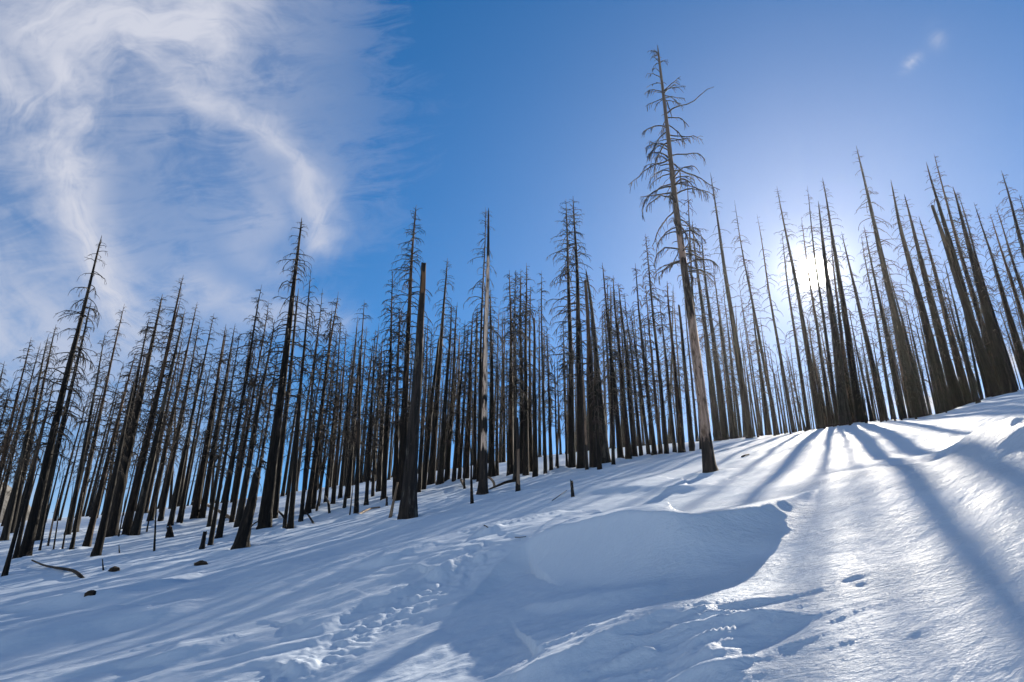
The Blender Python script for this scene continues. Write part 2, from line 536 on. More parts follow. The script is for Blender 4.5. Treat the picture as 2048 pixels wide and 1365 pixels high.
def snow_material():
    m, T = new_mat('snow')
    g = T.n('ShaderNodeNewGeometry')
    P = g.outputs['Position']
    x, y, z = T.sep(P)
    s = T.m('ADD', T.m('MULTIPLY', x, WX), T.m('MULTIPLY', y, WY))
    t = T.m('SUBTRACT', T.m('MULTIPLY', y, WX), T.m('MULTIPLY', x, WY))
    # wind ripples: short scales lying across the sight line on the right-hand slope
    rip1 = T.noise(T.xyz(T.m('MULTIPLY', x, 4.0), T.m('MULTIPLY', y, 10.0), z), 1.0, 3.0, 0.65, 0.8)
    rip2 = T.noise(T.xyz(T.m('MULTIPLY', x, 13.0), T.m('MULTIPLY', y, 27.0), z), 1.0, 4.0, 0.7, 0.4)
    rip = T.m('ADD', T.m('MULTIPLY', rip1, 0.55), T.m('MULTIPLY', rip2, 0.55))
    right = T.m('MULTIPLY', T.ramp(T.m('SUBTRACT', x, T.m('MULTIPLY', y, 0.16)), -0.6, 1.0, 0.12, 1.0), T.ramp(y, 22.0, 9.0, 0.15, 1.0))
    patch = T.ramp(T.noise(P, 0.55, 2.0), 0.34, 0.6, 0.25, 1.0)
    ripw = T.m('MULTIPLY', T.m('MULTIPLY', rip, right), patch)
    drift = T.noise(T.xyz(T.m('MULTIPLY', s, 1.3), T.m('MULTIPLY', t, 5.5), z), 1.0, 5.0, 0.6, 0.3)
    grain = T.noise(P, 60.0, 2.0, 0.6)
    b1 = bump_node(T, ripw, 1.0, 0.05)
    b2 = bump_node(T, drift, 0.8, 0.035, b1)
    b3 = bump_node(T, grain, 0.35, 0.006, b2)
    tint = T.noise(P, 0.8, 3.0)
    c = T.mix(tint, (0.53, 0.605, 0.70), (0.58, 0.65, 0.74))
    # scattered bark flecks and needles, thicker under the stand
    fleck = T.noise(P, 9.0, 3.0, 0.7)
    far = T.ramp(y, 11.0, 28.0, 0.0, 1.0)
    fm = T.m('MULTIPLY', T.ramp(fleck, 0.66, 0.73), far)
    c = T.mix(T.m('MULTIPLY', fm, 0.55), c, (0.10, 0.085, 0.075))
    # glints from crystals
    pr = finish(T, c, T.ramp(grain, 0.3, 0.7, 0.5, 0.68), 0.3, b3)
    df = T.n('ShaderNodeBsdfDiffuse')
    T.put(df.inputs['Color'], c)
    df.inputs['Roughness'].default_value = 0.3
    T.put(df.inputs['Normal'], b3)
    mx = T.n('ShaderNodeMixShader')
    mx.inputs[0].default_value = 0.25
    T.t.links.new(df.outputs[0], mx.inputs[1])
    T.t.links.new(pr.outputs[0], mx.inputs[2])
    out = [n for n in T.t.nodes if n.type == 'OUTPUT_MATERIAL'][0]
    T.t.links.new(mx.outputs[0], out.inputs['Surface'])
    return m


def bark_material(name, dark=(0.007, 0.0065, 0.0065), mid=(0.016, 0.013, 0.011), pale=(0.07, 0.05, 0.036), pale_at=0.66, up=0.25, strength=0.9):
    m, T = new_mat(name)
    tc = T.n('ShaderNodeTexCoord')
    oi = T.n('ShaderNodeObjectInfo')
    g = tc.outputs['Generated']
    x, y, z = T.sep(tc.outputs['Object'])
    gz = T.sep(g)[2]
    rnd = oi.outputs['Random']
    off = T.m('MULTIPLY', rnd, 37.0)
    v1 = T.xyz(T.m('MULTIPLY', x, 16.0), T.m('MULTIPLY', y, 16.0), T.m('ADD', T.m('MULTIPLY', z, 1.4), off))
    fur = T.noise(v1, 1.0, 5.0, 0.65, 0.4)
    v2 = T.xyz(T.m('MULTIPLY', x, 5.0), T.m('MULTIPLY', y, 5.0), T.m('ADD', T.m('MULTIPLY', z, 0.55), off))
    pat = T.noise(v2, 1.0, 4.0, 0.6)
    flak = T.noise(T.xyz(T.m('MULTIPLY', x, 9.0), T.m('MULTIPLY', y, 9.0), T.m('ADD', T.m('MULTIPLY', z, 5.0), off)), 1.0, 3.0, 0.6)
    c = T.mix(T.ramp(fur, 0.35, 0.68), dark, mid)
    k = T.m('ADD', pat, T.m('ADD', T.m('MULTIPLY', gz, up), T.m('MULTIPLY', T.m('SUBTRACT', rnd, 0.5), 0.12)))
    k = T.m('ADD', k, T.m('MULTIPLY', T.m('SUBTRACT', flak, 0.5), 0.25))
    c = T.mix(T.ramp(k, pale_at, pale_at + 0.14), c, T.mix(fur, mid, pale))
    h = T.m('ADD', fur, T.m('MULTIPLY', flak, 0.5))
    finish(T, c, T.ramp(fur, 0.3, 0.7, 0.95, 0.75), 0.14, bump_node(T, h, strength, 0.06))
    return m


def barewood_material(name, bands, wood=(0.34, 0.235, 0.175), wood2=(0.20, 0.135, 0.10), side=None, sidew=(0.15, 0.45), whole=0.0):
    """bands: list of (z0, z1) as shares of the trunk's height where the bark has come off"""
    m, T = new_mat(name)
    tc = T.n('ShaderNodeTexCoord')
    x, y, z = T.sep(tc.outputs['Object'])
    gz = T.sep(tc.outputs['Generated'])[2]
    fur = T.noise(T.xyz(T.m('MULTIPLY', x, 18.0), T.m('MULTIPLY', y, 18.0), T.m('MULTIPLY', z, 1.2)), 1.0, 5.0, 0.65, 0.3)
    pat = T.noise(T.xyz(T.m('MULTIPLY', x, 7.0), T.m('MULTIPLY', y, 7.0), T.m('MULTIPLY', z, 1.6)), 1.0, 4.0, 0.65, 0.3)
    rag = T.m('ADD', T.m('MULTIPLY', T.m('SUBTRACT', pat, 0.5), 0.07), T.m('MULTIPLY', T.m('SUBTRACT', fur, 0.5), 0.06))
    zz = T.m('ADD', gz, rag)
    msk = None
    for z0, z1 in bands:
        b = T.m('MULTIPLY', T.ramp(zz, z0 - 0.006, z0 + 0.006), T.ramp(zz, z1 + 0.006, z1 - 0.006))
        msk = b if msk is None else T.m('MAXIMUM', msk, b)
    if side is not None:
        ln = T.m('MAXIMUM', T.m('SQRT', T.m('ADD', T.m('MULTIPLY', x, x), T.m('MULTIPLY', y, y))), 0.001)
        ca = T.m('DIVIDE', T.m('ADD', T.m('MULTIPLY', x, math.sin(side)), T.m('MULTIPLY', y, -math.cos(side))), ln)
        ca = T.m('ADD', ca, T.m('MULTIPLY', rag, 4.0))
        msk = T.m('MULTIPLY', msk, T.ramp(ca, sidew[0], sidew[1]))
    wc = T.mix(T.ramp(fur, 0.3, 0.7), wood2, wood)
    wc = T.mix(T.ramp(pat, 0.48, 0.64), wc, (0.11, 0.072, 0.05))
    blot = T.noise(T.xyz(T.m('MULTIPLY', x, 11.0), T.m('MULTIPLY', y, 11.0), T.m('MULTIPLY', z, 4.0)), 1.0, 4.0, 0.7, 0.5)
    wc = T.mix(T.ramp(blot, 0.58, 0.70), wc, (0.05, 0.036, 0.028))
    char = T.mix(T.ramp(fur, 0.35, 0.68), (0.013, 0.012, 0.012), (0.04, 0.032, 0.028))
    if whole < 0:
        lich = T.noise(T.xyz(T.m('MULTIPLY', x, 6.0), T.m('MULTIPLY', y, 6.0), T.m('MULTIPLY', z, 1.1)), 1.0, 4.0, 0.7)
        char = T.mix(T.ramp(lich, 0.56, 0.66), char, T.mix(fur, (0.025, 0.024, 0.021), (0.14, 0.13, 0.112)))
    if whole > 0:
        char = T.mix(T.ramp(T.m('ADD', pat, T.m('MULTIPLY', gz, 0.5)), whole, whole + 0.2), char, (0.13, 0.10, 0.08))
    c = T.mix(msk, char, wc)
    h = T.m('SUBTRACT', T.m('ADD', fur, T.m('MULTIPLY', pat, 0.5)), T.m('MULTIPLY', msk, 0.5))
    finish(T, c, 0.85, 0.14, bump_node(T, h, 0.9, 0.05))
    return m


MAT = {}
MAT['snow'] = snow_material()
MAT['char'] = bark_material('charred_bark')
MAT['char_brown'] = bark_material('charred_brown_bark', mid=(0.019, 0.014, 0.011), pale=(0.12, 0.072, 0.045), pale_at=0.60, up=0.30)
MAT['char_grey'] = bark_material('charred_grey_bark', mid=(0.022, 0.02, 0.018), pale=(0.11, 0.098, 0.084), pale_at=0.62, up=0.22)
MAT['flaky'] = bark_material('flaking_charred_bark', mid=(0.028, 0.026, 0.026), pale=(0.20, 0.185, 0.165), pale_at=0.64, up=-0.02, strength=1.0)
MAT['branch'] = bark_material('dead_branch', dark=(0.022, 0.018, 0.016), mid=(0.055, 0.044, 0.036), pale=(0.10, 0.08, 0.062), pale_at=0.6, up=0.1, strength=0.4)
MAT['branch_grey'] = bark_material('grey_dead_branch', dark=(0.05, 0.043, 0.038), mid=(0.10, 0.085, 0.07), pale=(0.16, 0.13, 0.11), pale_at=0.6, up=0.1, strength=0.4)
MAT['hero'] = barewood_material('pale_peeled_trunk', [(0.085, 0.315), (0.44, 0.50)], wood=(0.40, 0.285, 0.225), wood2=(0.22, 0.145, 0.11), whole=0.60)
MAT['stripped'] = barewood_material('stripped_trunk', [(0.33, 0.80), (0.255, 0.305), (0.165, 0.215)], wood=(0.78, 0.58, 0.44), wood2=(0.56, 0.40, 0.30), side=0.45, sidew=(0.25, 0.4))
MAT['snagtop'] = barewood_material('snag_with_scorched_top', [(0.87, 0.955)], wood=(0.20, 0.10, 0.05), wood2=(0.10, 0.06, 0.035), side=0.35, sidew=(0.5, 0.8), whole=-1.0)
MAT['halfbare'] = barewood_material('half_bare_snag', [(0.2, 0.62)], wood=(0.27, 0.18, 0.12), wood2=(0.16, 0.11, 0.08), side=0.5, sidew=(0.3, 0.6))
MAT['bare'] = barewood_material('bare_grey_wood', [(-0.1, 1.1)], wood=(0.25, 0.18, 0.12), wood2=(0.13, 0.095, 0.07))

# ------------------------------------------------------------------ mesh helpers


def mk_mesh(name, verts, quads=None, tris=None, mat=None, smooth=True):
    me = bpy.data.meshes.new(name)
    verts = np.asarray(verts, np.float32)
    nq = 0 if quads is None else len(quads)
    nt = 0 if tris is None else len(tris)
    me.vertices.add(len(verts))
    me.vertices.foreach_set('co', verts.ravel())
    me.loops.add(nq * 4 + nt * 3)
    me.polygons.add(nq + nt)
    li, st = [], []
    if nq:
        li.append(np.asarray(quads, np.int32).ravel())
        st.append(np.arange(nq, dtype=np.int32) * 4)
    if nt:
        li.append(np.asarray(tris, np.int32).ravel())
        st.append(nq * 4 + np.arange(nt, dtype=np.int32) * 3)
    me.loops.foreach_set('vertex_index', np.concatenate(li))
    me.polygons.foreach_set('loop_start', np.concatenate(st))
    if smooth:
        me.polygons.foreach_set('use_smooth', np.ones(nq + nt, bool))
    me.update(calc_edges=True)
    if mat is not None:
        me.materials.append(mat)
    return me


def link(name, me, parent=None):
    o = bpy.data.objects.new(name, me)
    col.objects.link(o)
    if parent is not None:
        o.parent = parent
    return o


def tag(o, label, cat, group=None):
    o['label'] = label
    o['category'] = cat
    if group:
        o['group'] = group
    return o


def tubes(P, R, side, n=3, base=0):
    """P (k,m,3) centre lines, R (k,m) radii, side (k,3) vectors across the bend plane"""
    k, m, _ = P.shape
    T = np.gradient(P, axis=1)
    T /= np.linalg.norm(T, axis=2, keepdims=True) + 1e-9
    S = np.repeat(side[:, None, :], m, 1)
    S = S - (S * T).sum(2, keepdims=True) * T
    S /= np.linalg.norm(S, axis=2, keepdims=True) + 1e-9
    U = np.cross(T, S)
    a = np.arange(n) * 2 * math.pi / n
    V = P[:, :, None, :] + R[:, :, None, None] * (np.cos(a)[None, None, :, None] * S[:, :, None, :] + np.sin(a)[None, None, :, None] * U[:, :, None, :])
    idx = np.arange(k * m * n).reshape(k, m, n) + base
    i0 = idx[:, :-1, :]
    i1 = idx[:, 1:, :]
    q = np.stack([i0, np.roll(i0, -1, 2), np.roll(i1, -1, 2), i1], -1).reshape(-1, 4)
    return V.reshape(-1, 3), q


def trunk_mesh(name, L, r0, rng, mat, sides=10, segs=16, broken=False, tip=0.10, taper=0.95, wob=0.006, rough=0.06, flare=0.35, bend=0.0, kink=None):
    zs = np.concatenate([[-0.35, 0.0, 0.12, 0.3, 0.6], np.linspace(1.1, L, segs)]) if L > 3 else np.concatenate([[-0.3, 0.0], np.linspace(0.12, L, max(5, segs // 2))])
    s = np.clip(zs / L, 0, 1)
    if broken:
        rad = r0 * (1 - (0.64 if L > 4 else 0.4) * s)
    else:
        rad = r0 * (tip + (1 - tip) * (1 - s) ** taper)
        rad[-1] = r0 * tip * 0.35
    rad = rad + r0 * flare * np.exp(-np.maximum(zs, 0) / (2.2 * r0 + 0.05)) * 0.6
    ph = rng.rand(4) * 6.28
    cx = wob * L * (np.sin(s * 5 + ph[0]) * 0.6 + np.sin(s * 11 + ph[1]) * 0.25) * s + bend * L * s ** 2
    cy = wob * L * (np.sin(s * 4 + ph[2]) * 0.6 + np.sin(s * 9 + ph[3]) * 0.25) * s
    if kink is not None:
        k0, kd = kink
        cx = cx + kd * np.clip((s - k0) / 0.04, 0, 1)
    a = np.arange(sides) * 2 * math.pi / sides + rng.rand()
    lob = 1 + rough * rng.randn(sides)[None, :] + rough * 0.7 * rng.randn(len(zs), sides)
    lob[:3] += 0.10 * rng.randn(sides)[None, :]
    V = np.stack([cx[:, None] + rad[:, None] * lob * np.cos(a), cy[:, None] + rad[:, None] * lob * np.sin(a), np.repeat(zs[:, None], sides, 1)], -1)
    if broken:
        jag = np.maximum(0, np.cumsum(rng.randn(sides)) * 0.35)
        jag = jag - jag.min()
        V[-1, :, 2] += jag * r0 * 1.8
        V[-1, :, :2] = V[-2, :, :2] + (V[-1, :, :2] - V[-2, :, :2]) * 0.8
    idx = np.arange(len(zs) * sides).reshape(len(zs), sides)
    i0, i1 = idx[:-1], idx[1:]
    q = np.stack([i0, np.roll(i0, -1, 1), np.roll(i1, -1, 1), i1], -1).reshape(-1, 4)
    v = V.reshape(-1, 3)
    top = np.array([[cx[-1], cy[-1], (V[-1, :, 2].min() - 0.05 * r0) if broken else zs[-1] + 0.05]])
    v = np.vstack([v, top])
    tr = np.stack([idx[-1], np.roll(idx[-1], -1), np.full(sides, len(v) - 1)], -1)

    def centre(z):
        return np.interp(z, zs, cx), np.interp(z, zs, cy), np.interp(z, zs, rad)
    return mk_mesh(name, v, q, tr, mat), centre


def branch_set(L, r0, rng, centre, n, z0=0.28, z1=0.985, reach=0.075, top_len=0.25, droop=1.5, up0=0.25, ragged=0.35, stubs=0.12, twigs=5, thick=1.0, fan=None, zpeak=0.45):
    """centre lines of the dead branches; returns lists of per-branch tube groups"""
    z = L * np.sort(z0 + (z1 - z0) * rng.rand(n) ** 0.92)
    s = z / L
    env = np.interp(s, [z0 - 0.01, zpeak, 0.8, 1.0], [0.75, 1.0, 0.62, 0.10])
    ln = reach * L * env * (1 - ragged + ragged * 1.6 * rng.rand(n)) + top_len * 0.3
    short = rng.rand(n) < stubs
    ln = np.where(short, ln * (0.12 + 0.3 * rng.rand(n)), ln)
    az = rng.rand(n) * 2 * math.pi
    if fan is not None:
        az = np.where(rng.rand(n) < 0.6, np.where(rng.rand(n) < 0.5, 0, math.pi) + rng.randn(n) * 0.6, az)
    e0 = up0 * (0.3 + 0.9 * rng.rand(n)) + 0.45 * np.clip((s - 0.86) / 0.14, 0, 1) - 0.15 * np.clip((0.5 - s) / 0.3, 0, 1)
    dr = droop * (0.55 + 0.7 * rng.rand(n)) * np.interp(s, [0, 0.8, 1.0], [1.1, 0.9, 0.35])
    m = 8
    u = np.linspace(0, 1, m)
    el = e0[:, None] - dr[:, None] * u[None, :] ** 1.15 + 0.17 * rng.randn(n, m)
    azz = az[:, None] + np.cumsum(0.15 * rng.randn(n, m), 1)
    step = (ln / (m - 1))[:, None]
    dx = np.cos(el) * np.cos(azz) * step
    dy = np.cos(el) * np.sin(azz) * step
    dz = np.sin(el) * step
    cx, cy, cr = centre(z)
    P = np.zeros((n, m, 3))
    P[:, 0, 0] = cx + np.cos(az) * cr * 0.5
    P[:, 0, 1] = cy + np.sin(az) * cr * 0.5
    P[:, 0, 2] = z
    P[:, 1:, 0] = P[:, :1, 0] + np.cumsum(dx[:, 1:], 1)
    P[:, 1:, 1] = P[:, :1, 1] + np.cumsum(dy[:, 1:], 1)
    P[:, 1:, 2] = P[:, :1, 2] + np.cumsum(dz[:, 1:], 1)
    rb = (0.011 + 0.010 * np.minimum(ln, 1.6)) * thick
    R = rb[:, None] * (1.0 - 0.72 * u[None, :])
    side = np.stack([-np.sin(az), np.cos(az), np.zeros(n)], -1)
    # twigs
    tw = None
    if twigs > 0:
        tP, tR, tS, own = [], [], [], []
        cnt = np.maximum(1, (twigs * np.clip(ln / (0.06 * L), 0.2, 1.4)).astype(int))
        for i in range(n):
            if short[i]:
                continue
            k = cnt[i]
            f = 0.25 + 0.73 * rng.rand(k)
            w = f * (m - 1)
            j = np.minimum(w.astype(int), m - 2)
            p = P[i, j] + (P[i, j + 1] - P[i, j]) * (w - j)[:, None]
            tl = (0.10 + 0.22 * rng.rand(k)) * (0.5 + ln[i] * 0.6)
            sg = np.where(rng.rand(k) < 0.5, 1, -1)
            ta = az[i] + sg * (0.5 + 0.6 * rng.rand(k))
            te = el[i, j] - 0.25 - 0.5 * rng.rand(k)
            d = np.stack([np.cos(te) * np.cos(ta), np.cos(te) * np.sin(ta), np.sin(te)], -1)
            d2 = d.copy()
            d2[:, 2] -= 0.7
            d2 /= np.linalg.norm(d2, axis=1, keepdims=True)
            tP.append(np.stack([p, p + d * tl[:, None] * 0.5, p + d * tl[:, None] * 0.5 + d2 * tl[:, None] * 0.5], 1))
            rr = np.full((k, 3), 0.0065 * thick)
            rr[:, 2] *= 0.5
            tR.append(rr)
            tS.append(np.stack([-np.sin(ta), np.cos(ta), np.zeros(k)], -1))
            own.append(np.full(k, i))
        if tP:
            tw = (np.concatenate(tP), np.concatenate(tR), np.concatenate(tS), np.concatenate(own))
    return P, R, side, tw


def crown_mesh(name, bs, mat):
    P, R, side, tw = bs
    v, q = tubes(P, R, side, 3)
    if tw is not None:
        v2, q2 = tubes(tw[0], tw[1], tw[2], 3, len(v))
        v = np.vstack([v, v2])
        q = np.vstack([q, q2])
    return mk_mesh(name, v, q, None, mat)


def branch_objects(bs, mat, parent):
    P, R, side, tw = bs
    for i in range(len(P)):
        v, q = tubes(P[i:i + 1], R[i:i + 1], side[i:i + 1], 4)
        if tw is not None:
            k = np.where(tw[3] == i)[0]
            if len(k):
                v2, q2 = tubes(tw[0][k], tw[1][k], tw[2][k], 3, len(v))
                v = np.vstack([v, v2])
                q = np.vstack([q, q2])
        link('branch', mk_mesh('branch', v, q, None, mat), parent)


# ------------------------------------------------------------------ where the trees stand
# base x, y and top x, y in the photograph, trunk width there, kind, extra
#   kinds: f full branches, s sparse spire, n broken snag without branches, p thin pole, b snag with a few branches
# a fifth number D is a distance in metres for trees whose foot is hidden behind the brow
TREES = [
    # --- left edge
    dict(b=(-62, 1085), t=(7, 723), w=13, k='f'), dict(b=(-62, 1115), t=(18, 774), w=11, k='f'),
    dict(b=(-34, 1092), t=(61, 676), w=13, k='f'), dict(b=(-14, 1068), t=(81, 686), w=10, k='f'),
    dict(b=(8, 1083), t=(98, 670), w=15, k='f'), dict(b=(20, 1068), t=(113, 650), w=14, k='f'),
    dict(b=(7, 1158), t=(88, 856), w=11, k='b', lab='leaning thin charred pole nearest the left edge, its foot lowest in the snow', lm='the lowest leaning pole at the left edge'),
    dict(b=(29, 1124), t=(108, 760), w=10, k='b'),
    dict(b=(47, 1120), t=(203, 471), w=22, k='f', hero=1, br=80, lab='tallest charred conifer of the far left, with a bent forked tip', lm='the tallest conifer of the far left'),
    dict(b=(74, 1083), t=(180, 600), w=17, k='f'),
    dict(b=(79, 1104), t=(103, 980), w=5, k='p'), dict(b=(95, 1096), t=(130, 930), w=5, k='p', mat='halfbare'),
    dict(b=(106, 1105), t=(128, 960), w=4, k='p'), dict(b=(124, 1104), t=(150, 950), w=4, k='p'),
    dict(b=(135, 1072), t=(212, 666), w=13, k='f'),
    dict(b=(142, 1103), t=(165, 985), w=8, k='n'),
    dict(b=(150, 1066), t=(247, 609), w=13, k='f', mat='char_brown'),
    dict(b=(172, 1097), t=(271, 703), w=15, k='f'),
    dict(b=(192, 1117), t=(270, 760), w=17, k='b', hero=0, lab='charred trunk standing forward of the left stand, foot square in open snow', lm='the forward trunk of the left stand'),
    dict(b=(212, 1068), t=(300, 633), w=15, k='f'),
    dict(b=(222, 1075), t=(323, 589), w=22, k='f', br=130),
    dict(b=(236, 1079), t=(254, 985), w=4, k='p'),
    dict(b=(249, 1076), t=(362, 599), w=15, k='f'),
    dict(b=(252, 1060), t=(367, 552), w=18, k='f', br=120, lab='tall brown-tipped conifer rising highest from the thick left clump', lm='the highest conifer of the thick left clump', mat='char_brown'),
    dict(b=(268, 1075), t=(371, 619), w=18, k='f', br=120),
    dict(b=(308, 1106), t=(318, 930), w=5, k='p', lab='very thin black pole alone in front of the left clump', lm='the very thin pole before the left clump'),
    dict(b=(292, 1068), t=(308, 990), w=4, k='p'),
    dict(b=(300, 1044), t=(394, 605), w=13, k='f', mat='char_brown'),
    dict(b=(320, 1044), t=(402, 640), w=11, k='f'),
    dict(b=(340, 1055), t=(426, 626), w=12, k='f'),
    dict(b=(357, 1047), t=(413, 747), w=9, k='b'), dict(b=(363, 1049), t=(396, 860), w=5, k='p'),
    dict(b=(388, 1042), t=(452, 649), w=17, k='f', fl=0.7), dict(b=(403, 1041), t=(470, 649), w=14, k='f'),
    dict(b=(417, 1056), t=(480, 663), w=10, k='s'),
    dict(b=(420, 1093), t=(470, 800), w=11, k='b', lab='crooked thin charred trunk just right of the short grey stump', lm='the crooked thin trunk by the grey stump'),
    dict(b=(437, 1078), t=(525, 572), w=15, k='f'), dict(b=(447, 1040), t=(505, 655), w=9, k='s'),
    dict(b=(463, 1047), t=(538, 602), w=11, k='f', mat='char_brown'), dict(b=(476, 1056), t=(548, 640), w=16, k='f'),
    dict(b=(481, 1100), t=(513, 957), w=28, k='n', lab='thick leaning charred stub broken off low, left of centre', lm='the thick leaning stub', sp=1),
    dict(b=(500, 1044), t=(560, 690), w=9, k='s'),
    dict(b=(528, 1059), t=(604, 435), w=27, k='f', br=120, hero=1, lab='tall charred conifer with open drooping branches, highest left of centre', lm='the tall open conifer left of centre', mat='char'),
    dict(b=(548, 1040), t=(597, 578), w=15, k='b'),
    dict(b=(568, 1061), t=(612, 700), w=9, k='b'), dict(b=(580, 1063), t=(621, 545), w=13, k='f', br=90, hero=1, lab='charred conifer with long ragged branches and two feet side by side', lm='the ragged conifer with paired feet'),
    dict(b=(602, 1046), t=(643, 579), w=9, k='s', mat='char_grey'), dict(b=(614, 1030), t=(675, 585), w=13, k='f'),
    dict(b=(626, 1020), t=(664, 616), w=12, k='f'), dict(b=(637, 1015), t=(672, 700), w=7, k='s'),
    dict(b=(651, 1010), t=(684, 640), w=10, k='s'), dict(b=(633, 1024), t=(655, 900), w=5, k='p'),
    dict(b=(666, 1009), t=(694, 660), w=10, k='f'), dict(b=(680, 1000), t=(706, 690), w=9, k='f'),
    dict(b=(688, 1018), t=(712, 840), w=7, k='p'), dict(b=(697, 998), t=(720, 700), w=9, k='f'),
    dict(b=(712, 1034), t=(727, 602), w=11, k='f', br=70, lab='slim conifer with few long curved branches standing right of the tall open one', lm='the slim curved-branch conifer'),
    dict(b=(699, 1037), t=(707, 960), w=4, k='p'), dict(b=(732, 1013), t=(752, 660), w=9, k='s'), dict(b=(745, 995), t=(760, 693), w=8, k='s'),
    dict(b=(767, 1003), t=(787, 538), w=12, k='f'), dict(b=(757, 985), t=(771, 700), w=12, k='f'), dict(b=(790, 1002), t=(799, 609), w=14, k='f'),
    dict(b=(780, 1037), t=(795, 965), w=7, k='n', mat='bare', lab='short bare tan pole leaning beside the thick flaking snag', lm='the tan leaning pole'),
    dict(b=(800, 1003), t=(830, 411), w=19, k='f', br=170, hero=1, lab='tall dense-branched conifer directly behind the thick flaking snag', lm='the dense conifer behind the flaking snag', mat='char_brown'),
    dict(b=(815, 1039), t=(848, 528), w=32, k='n', mat='snagtop', lab='thick flaking charred snag with a broken orange-scorched top', lm='the thick flaking snag', sp=1),
    dict(b=(846, 984), t=(876, 690), w=13, k='n'), dict(b=(838, 987), t=(858, 640), w=9, k='s'),
    dict(b=(862, 970), t=(893, 518), w=16, k='f', br=120), dict(b=(880, 971), t=(903, 609), w=15, k='f'),
    dict(b=(893, 967), t=(916, 606), w=13, k='s'), dict(b=(907, 968), t=(930, 640), w=10, k='s'), dict(b=(918, 965), t=(938, 650), w=9, k='f'),
    dict(b=(932, 963), t=(946, 629), w=15, k='f', mat='char_brown'), dict(b=(929, 980), t=(926, 880), w=5, k='p'),
    dict(b=(944, 1010), t=(940, 868), w=7, k='p', lab='thin black pole with a knob near its foot, left of the stripped trunk', lm='the thin knobbed pole'),
    dict(b=(950, 962), t=(953, 616), w=9, k='s'), dict(b=(957, 965), t=(969, 414), w=9, k='f', br=100, zlow=0.35),
    dict(b=(966, 991), t=(976, 416), w=19, k='n', mat='stripped', spike=1, lab='trunk half stripped to pale wood, black below, with a pointed broken tip', lm='the half-stripped pale trunk'),
    dict(b=(983, 957), t=(982, 576), w=15, k='f'), dict(b=(994, 956), t=(995, 730), w=9, k='s'),
    dict(b=(1016, 948), t=(1012, 700), w=5, k='s'), dict(b=(1021, 955), t=(1021, 542), w=15, k='f', br=110),
    dict(b=(1036, 986), t=(1035, 836), w=10, k='n', mat='halfbare', lab='short broken charred snag with a bare brown strip right of the stripped trunk', lm='the short half-bare snag'),
    dict(b=(1030, 960), t=(1032, 542), w=9, k='f'), dict(b=(1043, 953), t=(1042, 538), w=13, k='f'), dict(b=(1052, 953), t=(1051, 525), w=13, k='s'),
    dict(b=(1062, 948), t=(1059, 572), w=10, k='f'), dict(b=(1071, 956), t=(1067, 641), w=12, k='n', lab='straight limbless charred snag with flat broken top, right of the half-bare one', lm='the flat-topped limbless snag'),
    dict(b=(1091, 950), t=(1081, 542), w=9, k='f', br=70), dict(b=(1103, 944), t=(1093, 653), w=9, k='f'), dict(b=(1116, 942), t=(1107, 717), w=6, k='p'), dict(b=(1113, 940), t=(1118, 815), w=6, k='n'),
    dict(b=(1134, 939), t=(1125, 640), w=6, k='s'),
    dict(b=(1145, 940), t=(1134, 397), w=16, k='f', br=130, hero=1, lab='left one of the two tall twin spires right of centre', lm='the left twin spire'),
    dict(b=(1162, 939), t=(1149, 393), w=18, k='f', br=130, hero=1, lab='right one of the two tall twin spires right of centre', lm='the right twin spire'),
    dict(b=(1174, 942), t=(1160, 640), w=8, k='b', mat='halfbare'), dict(b=(1188, 938), t=(1172, 562), w=17, k='n', lab='limbless charred snag with flat top just right of the twin spires', lm='the limbless snag by the twin spires'),
    dict(b=(1200, 941), t=(1183, 640), w=10, k='s'), dict(b=(1212, 928), t=(1180, 538), w=19, k='b', bend=-0.02, lab='charred trunk whose bare top hooks to the left beside the limbless snag', lm='the hook-topped trunk'),
    dict(b=(1227, 932), t=(1216, 552), w=8, k='s'), dict(b=(1242, 922), t=(1206, 525), w=14, k='f', br=110), dict(b=(1258, 921), t=(1226, 552), w=15, k='f'),
    dict(b=(1270, 918), t=(1238, 566), w=13, k='f'), dict(b=(1283, 915), t=(1250, 586), w=9, k='s'), dict(b=(1298, 914), t=(1262, 620), w=12, k='f'),
    dict(b=(1310, 913), t=(1268, 528), w=14, k='f', br=100), dict(b=(1322, 913), t=(1290, 572), w=12, k='s'),
    dict(b=(1334, 912), t=(1292, 469), w=15, k='f', br=100, zlow=0.55, lab='conifer with a bushy bent crown standing left of the tall pale trunk', lm='the bushy-crowned conifer'),
    dict(b=(1350, 909), t=(1320, 600), w=12, k='s'), dict(b=(1364, 908), t=(1335, 563), w=19, k='f', mat='char_brown'), dict(b=(1385, 904), t=(1358, 612), w=17, k='n'),
    dict(b=(1403, 901), t=(1374, 348), w=11, k='f', br=70),
    # --- the tall pale tree
    dict(b=(1421, 947), t=(1316, 93), w=26, k='hero', mat='hero', lab='tallest dead tree, its pale peeled trunk standing alone in front of the stand', lm='the tallest pale trunk'),
    # --- behind the brow on the right
    dict(b=(1437, 893), t=(1385, 440), w=24, k='f', D=38), dict(b=(1452, 892), t=(1402, 470), w=24, k='f', D=40), dict(b=(1470, 889), t=(1428, 535), w=17, k='f', D=44),
    dict(b=(1500, 886), t=(1422, 346), w=25, k='b', D=37, br=70, mat='char_grey', lab='stout charred tree with stubby twisted crown right of the tall pale trunk', lm='the stout twisted-crown tree'),
    dict(b=(1483, 888), t=(1445, 560), w=12, k='s', D=46), dict(b=(1526, 880), t=(1478, 560), w=8, k='s', D=48),
    dict(b=(1556, 874), t=(1467, 400), w=14, k='s', D=42, br=50), dict(b=(1540, 877), t=(1491, 519), w=11, k='s', D=45),
